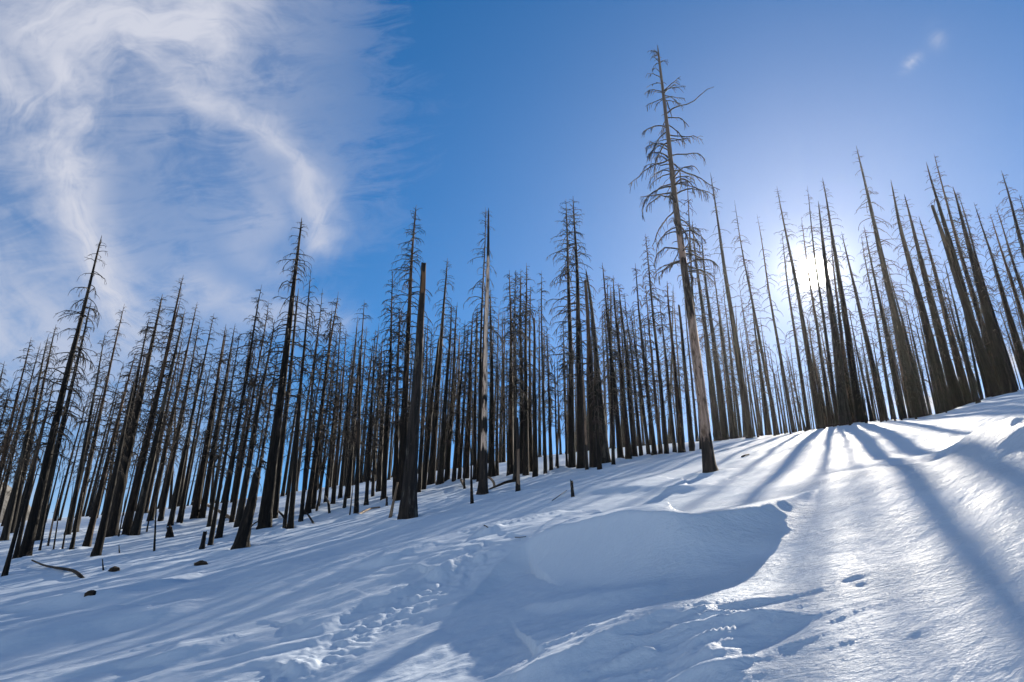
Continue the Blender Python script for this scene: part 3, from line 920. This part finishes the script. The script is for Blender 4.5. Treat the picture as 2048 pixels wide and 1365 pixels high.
    dict(b=(1588, 868), t=(1512, 428), w=14, k='s', D=43, br=50, lab='lone thin spire in the gap left of the sun', lm='the lone spire left of the sun'),
    dict(b=(1572, 871), t=(1533, 670), w=7, k='b', D=47, kink=(0.62, -0.25)), dict(b=(1600, 866), t=(1570, 700), w=6, k='s', D=50),
    dict(b=(1618, 862), t=(1561, 463), w=12, k='s', D=45), dict(b=(1642, 858), t=(1556, 371), w=17, k='s', D=41),
    dict(b=(1662, 855), t=(1603, 432), w=12, k='s', D=43), dict(b=(1676, 852), t=(1612, 371), w=11, k='s', D=46),
    dict(b=(1690, 850), t=(1638, 402), w=27, k='f', D=37, mat='flaky', lab='stout scaly-barked charred trunk just below the sun', lm='the stout trunk below the sun'), dict(b=(1690, 851), t=(1655, 600), w=9, k='s', D=50),
    dict(b=(1722, 845), t=(1645, 356), w=22, k='s', D=38), dict(b=(1706, 847), t=(1660, 480), w=15, k='s', D=42), dict(b=(1769, 842), t=(1685, 463), w=18, k='s', D=40),
    dict(b=(1787, 841), t=(1723, 463), w=10, k='s', D=44), dict(b=(1806, 840), t=(1728, 451), w=17, k='s', D=41), dict(b=(1836, 837), t=(1714, 293), w=25, k='s', D=38, mat='char_grey', lab='tallest thin spire right of the sun, with flaky grey lower trunk', lm='the tallest spire right of the sun'),
    dict(b=(1822, 838), t=(1760, 500), w=12, k='s', D=44), dict(b=(1852, 835), t=(1775, 520), w=12, k='s', D=43, mat='char_grey'), dict(b=(1862, 833), t=(1800, 560), w=9, k='s', D=46, mat='char_grey'),
    dict(b=(1896, 822), t=(1780, 360), w=30, k='s', D=34, br=90), dict(b=(1918, 815), t=(1806, 390), w=28, k='s', D=36, br=80), dict(b=(1938, 808), t=(1839, 432), w=22, k='s', D=38),
    dict(b=(1954, 803), t=(1880, 560), w=7, k='s', D=46), dict(b=(1964, 800), t=(1893, 600), w=6, k='s', D=46),
    dict(b=(1985, 796), t=(1854, 326), w=27, k='s', D=34, br=90), dict(b=(1994, 794), t=(1864, 411), w=24, k='n', D=33, lab='thick limbless charred snag with broken top near the right edge', lm='the broken snag near the right edge'),
    dict(b=(2004, 792), t=(1867, 308), w=20, k='s', D=37), dict(b=(2020, 787), t=(1904, 375), w=31, k='s', D=33, br=90), dict(b=(2034, 784), t=(1914, 385), w=16, k='s', D=38),
    dict(b=(2052, 778), t=(1992, 595), w=8, k='b', D=40), dict(b=(2066, 775), t=(1947, 406), w=17, k='s', D=37), dict(b=(2088, 773), t=(1980, 428), w=16, k='s', D=38),
    dict(b=(2106, 771), t=(1991, 410), w=16, k='s', D=37), dict(b=(2130, 770), t=(1999, 343), w=22, k='f', D=35, br=90), dict(b=(2150, 770), t=(2037, 390), w=18, k='s', D=36),
]

ORD = ['first', 'second', 'third', 'fourth', 'fifth', 'sixth', 'seventh', 'eighth', 'ninth', 'tenth', 'eleventh', 'twelfth', 'thirteenth', 'fourteenth', 'fifteenth', 'sixteenth', 'seventeenth', 'eighteenth', 'nineteenth', 'twentieth']


def vplane_top(bp, px, py):
    """point of the sight line through (px, py) in the upright plane through bp that faces the camera"""
    d = ray(px, py)
    n = np.array([bp[0], bp[1]])
    n = n / np.linalg.norm(n)
    t = (bp @ n) / (d[0] * n[0] + d[1] * n[1])
    return np.array([d[0] * t, d[1] * t, EYE + d[2] * t])


def place_trees():
    for T in TREES:
        bx, by = T['b']
        D = T.get('D') and T['D'] * 1.55
        p = None
        if D is None:
            p = hit(bx, by, lambda x, y: ground(x, y))
        if p is None:
            d = ray(bx, by)
            h = d[:2] / np.linalg.norm(d[:2])
            D = D or float(crest_dist(math.atan2(h[0], h[1]))) * 1.05
            p = h * D
        T['p'] = p
        T['gz'] = float(ground(p[0], p[1])[0])
        top = vplane_top(p, *T['t'])
        T['top'] = top
        dist = float(np.linalg.norm(np.array([p[0], p[1], T['gz'] - EYE])))
        dd = ray(bx, by)
        depth = np.linalg.norm(p) / np.linalg.norm(dd[:2])
        T['r'] = max(0.02, 0.5 * T['w'] * (0.78 if T.get('D') else 0.92) * (0.78 if 1290 < bx < 1600 and T['k'] != 'hero' else 1.0) / F * depth)
        v = top - np.array([p[0], p[1], T['gz']])
        T['L'] = float(np.linalg.norm(v))
        T['v'] = v / T['L']
        TREE_SPOTS.append((p[0], p[1], T['r']))


place_trees()


# ------------------------------------------------------------------ the snow slope as one sheet
def build_ground():
    dense = np.radians(np.arange(-43.0, 43.01, 0.115))
    left = np.radians(np.concatenate([np.arange(-180, -60, 4.0), np.arange(-60, -43.0, 0.8)]))
    right = -left[::-1]
    az = np.concatenate([left, dense, right[:-1]])
    rho = np.concatenate([np.geomspace(0.25, 3.4, 26, endpoint=False), np.geomspace(3.4, 12.5, 260, endpoint=False),
                          np.geomspace(12.5, 150, 270, endpoint=False), np.geomspace(150, 2600, 50)])
    A, Rr = np.meshgrid(az, rho)
    x = (Rr * np.sin(A)).ravel()
    y = (Rr * np.cos(A)).ravel()
    z = ground(x, y) + track(x, y) + dents(x, y)
    for tx, ty, r in TREE_SPOTS:
        if math.hypot(tx, ty) > 120:
            continue
        sel = np.where((np.abs(x - tx) < 1.2) & (np.abs(y - ty) < 1.2))[0]
        if len(sel):
            d = np.hypot(x[sel] - tx, y[sel] - ty)
            z[sel] += 0.07 * np.exp(-((d - r * 2.4) / (0.22 + r)) ** 2) - 0.10 * np.exp(-(d / (r * 1.35 + 0.03)) ** 2)
    na, nr = len(az), len(rho)
    v = np.stack([x, y, z], -1)
    v = np.vstack([v, [[0, 0, float(ground(0, 0)[0])]]])
    idx = np.arange(na * nr).reshape(nr, na)
    i0, i1 = idx[:-1], idx[1:]
    q = np.stack([i0, i1, np.roll(i1, -1, 1), np.roll(i0, -1, 1)], -1).reshape(-1, 4)
    q = q[:, ::-1]
    tr = np.stack([np.full(na, len(v) - 1), np.roll(idx[0], -1), idx[0]], -1)
    o = link('snow_ground', mk_mesh('snow_ground', v, q, tr, MAT['snow']))
    o['kind'] = 'structure'
    return o


build_ground()

# ------------------------------------------------------------------ trees
UP = Vector((0, 0, 1))


def stand(name, p, gz, v):
    e = bpy.data.objects.new(name, None)
    e.empty_display_size = 0.3
    col.objects.link(e)
    e.location = (p[0], p[1], gz)
    q = UP.rotation_difference(Vector(v))
    e.rotation_mode = 'QUATERNION'
    e.rotation_quaternion = q
    return e


def tree_name(k):
    return {'f': 'dead_conifer', 's': 'dead_conifer', 'n': 'charred_snag', 'p': 'charred_pole', 'b': 'dead_conifer', 'hero': 'dead_conifer'}[k]


def tree_cat(k):
    return {'n': 'snag', 'p': 'dead tree'}.get(k, 'dead tree')


def build_tree(T, i):
    rng = np.random.RandomState(100 + i)
    k, L, r = T['k'], T['L'], T['r']
    e = stand(tree_name(k), T['p'], T['gz'], T['v'])
    mat = MAT[T.get('mat', ('char', 'char', 'char_brown', 'char', 'char_grey')[i % 5])]
    broken = k == 'n' and not T.get('spike')
    big = T['w'] >= 19
    me, cen = trunk_mesh('trunk', L, r, rng, mat, sides=14 if big else 8, segs=26 if big else 14, broken=broken,
                         tip=0.07 if T.get('D') else 0.13 if k in 'fs' else 0.2, taper=0.92 if T.get('D') else 0.95, rough=0.07 if big else 0.05, bend=T.get('bend', 0.0), kink=T.get('kink'),
                         flare=0.1 if T.get('D') else 0.55 if big else 0.35, wob=0.012 if k == 'p' else 0.007)
    link('trunk', me, e)
    thick = float(np.clip(np.linalg.norm(T['p']) / 26.0, 0.75, 1.15))
    bs = None
    bm = MAT['branch']
    if k == 'f':
        bs = branch_set(L, r, rng, cen, int(T.get('br', 100 + int(rng.rand() * 40)) * 1.15), z0=T.get('zlow', 0.22 + 0.12 * rng.rand()), reach=0.066 + 0.034 * rng.rand(), droop=1.2 + 0.7 * rng.rand(), ragged=0.3 + 0.4 * rng.rand(), stubs=0.10 + 0.2 * rng.rand(), thick=thick, twigs=6)
    elif k == 's':
        bs = branch_set(L, r, rng, cen, int(T.get('br', 95) * 1.15 + rng.rand() * 30), z0=0.2, reach=0.054 + 0.026 * rng.rand(), droop=1.35, up0=0.15, stubs=0.25, thick=thick * 1.2, twigs=4, zpeak=0.5)
    elif k == 'b':
        bs = branch_set(L, r, rng, cen, T.get('br', 26), z0=0.45, reach=0.055, droop=1.2, stubs=0.45, thick=thick, twigs=4)
    elif k == 'p' and L > 2.5:
        bs = branch_set(L, r, rng, cen, 5, z0=0.35, reach=0.08, droop=0.8, stubs=0.7, thick=0.7, twigs=1)
    elif k == 'n' and L > 6:
        bs = branch_set(L, r, rng, cen, 7, z0=0.5, z1=0.9, reach=0.02, droop=0.6, stubs=0.8, thick=0.9, twigs=0)
    elif k == 'hero':
        bm = MAT['branch_grey']
        bs = hero_branches(L, r, rng, cen)
    if bs is not None:
        if k == 'hero' or T.get('hero') or len(bs[0]) <= 30:
            branch_objects(bs, bm, e)
        else:
            link('branches', crown_mesh('branches', bs, bm), e)['kind'] = 'stuff'
    return e


def hero_branches(L, r, rng, cen):
    a = branch_set(L, r, rng, cen, 108, z0=0.38, z1=0.985, reach=0.083, droop=1.35, up0=0.30, ragged=0.6, stubs=0.2, twigs=12, thick=1.35, fan=1, zpeak=0.66, top_len=0.3)
    P, R, S, tw = a
    # one long limb that reaches up and out to the right, high on the stem
    z = 0.80 * L
    m = P.shape[1]
    u = np.linspace(0, 1, m)
    cx, cy, cr = cen(z)
    lim = np.stack([cx + u * 0.112 * L, np.full(m, cy) - 0.01 * L * u, z + L * (0.066 * u + 0.006 * np.sin(u * 9))], -1)
    P[60] = lim
    R[60] = np.linspace(0.032, 0.009, m)
    S[60] = (0, 1, 0)
    if tw is not None:
        k = tw[3] != 60
        tw = tuple(t[k] for t in tw)
    return P, R, S, tw


objs = []
for i, T in enumerate(TREES):
    T['o'] = build_tree(T, i)

# labels: landmarks by hand, the others counted from their nearest landmark on the left
order = sorted(range(len(TREES)), key=lambda i: TREES[i]['b'][0])
last, cnt = None, 0
pre = []
KW = {'f': 'branchy charred conifer', 's': 'thin sparse-limbed spire', 'n': 'limbless charred snag', 'p': 'thin charred pole', 'b': 'few-limbed charred trunk', 'hero': 'tree'}
for i in order:
    T = TREES[i]
    if 'lab' in T:
        tag(T['o'], T['lab'], tree_cat(T['k']), 'front trees of the burnt stand')
        last, cnt = T['lm'], {}
    elif last is None:
        pre.append(T)
    else:
        c = cnt.get(T['k'], 0)
        cnt[T['k']] = c + 1
        nth = 'nearest' if c == 0 else ORD[min(c, 19)]
        tag(T['o'], ('%s %s right of %s' % (nth, KW[T['k']], last)), tree_cat(T['k']), 'front trees of the burnt stand')
for c, T in enumerate(pre):
    tag(T['o'], '%s charred conifer counted from the photograph\'s left edge' % ORD[c], tree_cat(T['k']), 'front trees of the burnt stand')

# ------------------------------------------------------------------ slim trees deeper in the stand: a few forms, copied
PROTO = []
for j in range(14):
    rng = np.random.RandomState(900 + j)
    L = 13.0
    r = 0.13 + 0.05 * rng.rand()
    tm, cen = trunk_mesh('trunk', L, r, rng, MAT[('char', 'char_brown', 'char_grey')[j % 3]], sides=7, segs=12, tip=0.15)
    dense = j % 3 != 2
    bs = branch_set(L, r, rng, cen, 90 if dense else 55, z0=0.22 if dense else 0.35, reach=0.078 + 0.03 * rng.rand() if dense else 0.055,
                    droop=1.4 + 0.4 * rng.rand(), thick=0.8, twigs=4 if dense else 3)
    PROTO.append((tm, crown_mesh('branches', bs, MAT['branch'])))

SECT = [(-120, 'behind the tallest conifer of the far left'), (230, 'behind the thick left clump'), (420, 'behind the thick leaning stub'), (560, 'behind the tall open conifer left of centre'),
        (740, 'behind the thick flaking snag'), (900, 'behind the half-stripped pale trunk'), (1080, 'behind the two tall twin spires'), (1240, 'left of the tallest pale trunk'),
        (1420, 'right of the tallest pale trunk'), (1600, 'below and around the sun'), (1780, 'behind the tallest spire right of the sun'), (1960, 'at the right edge behind the ridge')]
rr = random.Random(5)
# share of slim background trees per stretch of the skyline (x from, x to, count, top y low/high)
FILL = [(-150, 130, 16, 690, 860), (130, 420, 22, 640, 840), (420, 620, 18, 640, 820), (620, 800, 26, 620, 800), (800, 1010, 26, 600, 780),
        (1015, 1110, 8, 600, 790), (1120, 1260, 16, 560, 760), (1260, 1420, 18, 560, 760), (1430, 1540, 20, 590, 750), (1540, 1620, 16, 620, 780),
        (1620, 1800, 36, 590, 760), (1800, 1900, 16, 560, 730), (1940, 2130, 18, 500, 680)]
FILL += [(130, 420, 8, 760, 880), (420, 620, 8, 740, 860), (620, 1010, 13, 730, 850), (1120, 1420, 9, 700, 800), (1640, 1800, 5, 640, 760)]
nf = 0
SLIM = {}
for xa, xb, cnt_, ya, yb in FILL:
    for c in range(cnt_):
        px = xa + (xb - xa) * (c + rr.random()) / cnt_
        cy = float(np.interp(px, [q[0] for q in CREST], [q[1] for q in CREST]))
        d = ray(px, cy)
        h = d[:2] / np.linalg.norm(d[:2])
        az = math.atan2(h[0], h[1])
        D = min(float(crest_dist(az)), 95.0) * (0.8 + 0.5 * rr.random())
        p = h * D
        gz = float(ground(p[0], p[1])[0])
        # tops roughly follow the vertical through the foot
        ty = ya + (yb - ya) * rr.random()
        tp = vplane_top(p, px, ty)
        L = (tp[2] - gz) * (1.0)
        sc = L / 13.0
        name_i = rr.randrange(len(PROTO))
        tm, cm = PROTO[name_i]
        ln = 0.06 if rr.random() < 0.1 else 0.015
        v = np.array([rr.gauss(0, ln), rr.gauss(0, ln), 1.0])
        e = stand('slim_dead_conifer', p, gz, v / np.linalg.norm(v))
        thin = 0.75 + 0.5 * rr.random()
        e.rotation_quaternion = e.rotation_quaternion @ Matrix.Rotation(rr.random() * 6.28, 3, 'Z').to_quaternion()
        e.scale = (sc * thin, sc * thin, sc)
        link('trunk', tm, e)
        link('branches', cm, e)['kind'] = 'stuff'
        sec = [s for s in SECT if px >= s[0]]
        w = (sec[-1] if sec else SECT[0])[1]
        SLIM.setdefault(w, []).append((px, e))
        nf += 1

for w, lst in SLIM.items():
    for c, (px, e) in enumerate(sorted(lst, key=lambda q: q[0])):
        nth = ORD[c] if c < 20 else 'twenty-' + ORD[c - 20]
        tag(e, '%s back-row slim conifer from left, %s' % (nth, w), 'dead tree', 'slim dead conifers ' + w)

# ------------------------------------------------------------------ stumps, lumps, logs and fallen limbs


def on_ground(px, py):
    p = hit(px, py, lambda x, y: ground(x, y))
    return np.array([p[0], p[1], float(ground(p[0], p[1])[0])])


def px_size(p):
    return np.linalg.norm(p - np.array([0, 0, EYE])) / F


def small_snag(px, py, tx, ty, w, name, label, cat, mat, seed):
    rng = np.random.RandomState(seed)
    p = on_ground(px, py)
    top = vplane_top(p[:2], tx, ty)
    v = top - p
    L = float(np.linalg.norm(v))
    e = stand(name, p[:2], p[2], v / L)
    r = 0.5 * w * px_size(p)
    me, cen = trunk_mesh('trunk', L, r, rng, MAT[mat], sides=9, segs=12, broken=True, rough=0.12, flare=0.2)
    link('trunk', me, e)
    # a long splinter left standing on one side of the break
    z = L * 0.96
    pts = np.array([[[r * 0.45, 0, z - 0.15 * L], [r * 0.5, 0, z], [r * 0.42, 0, z + 0.10 * L]]])
    v2, q2 = tubes(pts, np.array([[r * 0.35, r * 0.3, r * 0.05]]), np.array([[0, 1.0, 0]]), 5)
    link('splinter', mk_mesh('splinter', v2, q2, None, MAT[mat]), e)
    tag(e, label, cat, None)
    return e


small_snag(404, 1099, 410, 1064, 10, 'rotten_stump', 'short rotten stump beside the crooked thin trunk', 'stump', 'flaky', 31)
small_snag(341, 1074, 339, 1056, 12, 'pointed_stump', 'tiny pointed black stump on the snow left of the grey one', 'stump', 'char', 32)
small_snag(1146, 994, 1143, 963, 8, 'charred_post', 'short charred post standing alone in the snow below the twin spires', 'stump', 'flaky', 33)
small_snag(206, 1139, 205, 1120, 2.4, 'twig_stub', 'thin black twig stub poking from the snow beside the small lump', 'twig', 'char', 34)
small_snag(239, 1108, 238, 1092, 2.0, 'twig_stub', 'short fine twig upright in the snow before the left clump', 'twig', 'char', 35)
small_snag(773, 1012, 774, 994, 5, 'charred_stub', 'low black stub left of the tan leaning pole', 'stump', 'char', 36)


def lump(px, py, w, h, label, seed):
    rng = np.random.RandomState(seed)
    p = on_ground(px, py)
    s = px_size(p)
    n, m = 12, 6
    V = []
    for j in range(m):
        f = j / (m - 1) * math.pi / 2
        for i in range(n):
            a = i / n * 2 * math.pi
            k = 1 + 0.16 * rng.randn()
            V.append((0.5 * w * s * math.cos(f) * math.cos(a) * k + 0.12 * w * s * math.sin(f), 0.42 * w * s * math.cos(f) * math.sin(a) * k, h * s * math.sin(f) * (1 + 0.12 * rng.randn()) - 0.02))
    V = np.array(V)
    idx = np.arange(n * m).reshape(m, n)
    i0, i1 = idx[:-1], idx[1:]
    q = np.stack([i0, np.roll(i0, -1, 1), np.roll(i1, -1, 1), i1], -1).reshape(-1, 4)
    skirt = V[:n].copy()
    skirt[:, 2] -= 0.25
    V = np.vstack([V, skirt])
    b = np.arange(n) + n * m
    q = np.vstack([q, np.stack([b, np.roll(b, -1), np.roll(idx[0], -1), idx[0]], -1)])
    o = link('charred_stump_top', mk_mesh('charred_stump_top', V, q, None, MAT['char'], smooth=False))
    o.location = p
    tag(o, label, 'stump', 'buried stump tops on the left-hand snow')


lump(400, 1130, 26, 8, 'largest dark stump top showing through the snow below the grey stump', 41)
lump(228, 1141, 20, 6, 'small dark lump beside the twig stub on the left', 42)
lump(182, 1186, 18, 6, 'lowest dark lump alone in the snow at lower left', 43)


def limb(name, pts, w0, w1, label, cat, mat, lift=0.03, side=None):
    """a fallen or leaning limb: pts are (px, py, height above the snow)"""
    C = []
    for px, py, h in pts:
        p = hit(px, py, lambda x, y: ground(x, y), lift=h)
        if p is None:
            continue
        C.append((p[0], p[1], float(ground(p[0], p[1])[0]) + h))
    C = np.array(C)
    t = np.linspace(0, len(C) - 1, 14)
    Q = np.stack([np.interp(t, np.arange(len(C)), C[:, k]) for k in range(3)], -1)
    Q[1:-1] = 0.25 * Q[:-2] + 0.5 * Q[1:-1] + 0.25 * Q[2:]
    s = px_size(C[0])
    org = Q[0].copy()
    v, q = tubes((Q - org)[None], np.linspace(w0 * s * 0.5, w1 * s * 0.5, 14)[None], np.array([[0.2, 0.1, 1.0]]), 7)
    e = link(name, mk_mesh(name, v, q, None, MAT[mat]))
    e.location = org
    tag(e, label, cat)


limb('fallen_branch', [(64, 1121, 0.12), (90, 1133, 0.06), (120, 1137, 0.05), (145, 1142, 0.05), (158, 1149, 0.05), (166, 1159, -0.02)], 2.5, 5, 'long curved fallen branch lying on the snow at lower left', 'branch', 'branch')
limb('fallen_log', [(716, 1031, 0.02), (728, 1023, 0.05), (742, 1017, 0.07), (760, 1015, 0.04)], 5, 3, 'bent fallen log between the slim curved-branch conifer and the tan pole', 'log', 'bare')
limb('fallen_log', [(978, 979, 0.0), (995, 972, 0.15), (1012, 965, 0.25), (1032, 961, 0.3)], 3, 6, 'dark log leaning on the short half-bare snag', 'log', 'char')
limb('arched_branch', [(974, 954, 0.35), (982, 958, 0.35), (988, 966, 0.2), (989, 978, -0.03)], 4, 5, 'arched broken branch against the foot of the half-stripped trunk', 'branch', 'bare')
limb('fallen_branch', [(650, 993, 0.4), (657, 1004, 0.35), (658, 1020, 0.1), (659, 1029, -0.03)], 4, 4, 'bent branch propped in the snow left of the slim curved-branch conifer', 'branch', 'char')
limb('fallen_branch', [(613, 1026, 0.3), (618, 1033, 0.2), (624, 1042, 0.05), (628, 1050, -0.03)], 3, 4, 'short leaning branch right of the ragged conifer with paired feet', 'branch', 'char')
limb('fallen_branch', [(543, 1013, 0.4), (556, 1022, 0.3), (564, 1030, 0.2), (570, 1038, 0.0)], 3, 4, 'forked dead branch between the tall open conifer and the ragged one', 'branch', 'char')
limb('fallen_branch', [(497, 1062, 0.02), (505, 1050, 0.15), (516, 1043, 0.25), (524, 1041, 0.2)], 3, 2, 'thin curved branch joining the leaning stub and the tall open conifer', 'branch', 'char')
limb('fallen_pole', [(384, 1003, 0.8), (408, 1008, 0.75), (430, 1018, 0.55), (462, 1037, 0.1)], 2.5, 3.5, 'thin grey pole fallen across the trunks right of the left clump', 'branch', 'bare')
limb('fallen_branch', [(922, 960, 0.25), (926, 968, 0.2), (931, 978, 0.0)], 6, 4, 'brown stub leaning in the snow left of the thin knobbed pole', 'branch', 'bare')
limb('snow_twig', [(1104, 1002, 0.0), (1114, 995, 0.05), (1124, 988, 0.07), (1134, 981, 0.04)], 1.6, 1.2, 'fine dark twig lying on the snow left of the charred post', 'twig', 'char')
limb('snow_twig', [(968, 1051, 0.02), (972, 1054, 0.02), (976, 1056, 0.0)], 2, 1.5, 'tiny dark twig on open snow above the big drift', 'twig', 'char')
limb('snow_twig', [(1484, 914, 0.02), (1490, 911, 0.05), (1498, 909, 0.02)], 4, 2, 'dark bark scrap on the bright snow right of the tall pale trunk', 'twig', 'char')
limb('snow_twig', [(1030, 1075, 0.02), (1040, 1075, 0.03), (1052, 1074, 0.02)], 1.6, 1.2, 'fine twig beside the left shoulder of the big drift', 'twig', 'char')

# ------------------------------------------------------------------ the far hillside seen through the left-hand trunks


def far_hill():
    m, T = new_mat('far_wooded_hillside')
    g = T.n('ShaderNodeNewGeometry')
    P = g.outputs['Position']
    n1 = T.noise(P, 0.25, 5.0, 0.7)
    n2 = T.noise(P, 0.03, 3.0)
    c = T.mix(T.ramp(T.m('ADD', n1, T.m('MULTIPLY', n2, 0.3)), 0.5, 0.72), (0.025, 0.024, 0.022), (0.11, 0.105, 0.10))
    finish(T, c, 0.9, 0.2)
    us = np.linspace(-70, -27.5, 90)
    rs = np.linspace(210, 420, 24)
    U, Rr = np.meshgrid(np.radians(us), rs)
    e = np.interp(U, np.radians([-70, -45, -38, -34, -32, -29, -27.5]), [0.30, 0.25, 0.215, 0.185, 0.165, 0.13, 0.09])
    f = sstep(210, 330, Rr)
    x, y = Rr * np.sin(U), Rr * np.cos(U)
    z = -45 + (e * 330 + 45) * f * np.where(Rr > 330, 1 - 0.3 * sstep(330, 420, Rr), 1)
    z = z + 4 * fbm(x * 0.03, y * 0.03, 4, 5) * f + 1.6 * np.abs(perlin(x * 0.4, y * 0.4, 9)) * f
    idx = np.arange(U.size).reshape(U.shape)
    q = np.stack([idx[:-1, :-1], idx[:-1, 1:], idx[1:, 1:], idx[1:, :-1]], -1).reshape(-1, 4)
    o = link('far_hillside', mk_mesh('far_hillside', np.stack([x, y, z], -1).reshape(-1, 3), q, None, m))
    o['kind'] = 'structure'


far_hill()

# ------------------------------------------------------------------ added haze volume: stands in for lens glare that greys trunks near the sun


def glare_haze():
    m = bpy.data.materials.new('glare_haze')
    m.use_nodes = True
    nt = m.node_tree
    nt.nodes.clear()
    v = nt.nodes.new('ShaderNodeVolumePrincipled')
    v.inputs['Color'].default_value = (0.98, 0.96, 0.93, 1)
    v.inputs['Density'].default_value = HAZE_D
    v.inputs['Anisotropy'].default_value = 0.76
    o = nt.nodes.new('ShaderNodeOutputMaterial')
    nt.links.new(v.outputs[0], o.inputs['Volume'])
    s, z0, z1 = 2700.0, -52.0, max(T['top'][2] for T in TREES) + 14.0
    V = [(-s, -s, z0), (s, -s, z0), (s, s, z0), (-s, s, z0), (-s, -s, z1), (s, -s, z1), (s, s, z1), (-s, s, z1)]
    Q = [(0, 3, 2, 1), (4, 5, 6, 7), (0, 1, 5, 4), (1, 2, 6, 5), (2, 3, 7, 6), (3, 0, 4, 7)]
    h = link('glare_haze', mk_mesh('glare_haze', V, Q, None, m, smooth=False))
    h['kind'] = 'stuff'


HAZE_D = 0.000068
if HAZE_D > 0:
    glare_haze()
_l = [T['L'] for T in TREES]
print('fill trees', nf, 'front', len(TREES), 'max L', max(_l), 'leans', np.mean([T['v'][0] for T in TREES]), 'SUN_EL', math.degrees(SUN_EL))
_g = ['%d:%.0f/%.1f/%.2f' % (T['b'][0], np.linalg.norm(T['p']), T['L'], T['r']) for T in TREES]
print(' '.join(_g))
print('max top z', max(T['top'][2] for T in TREES))
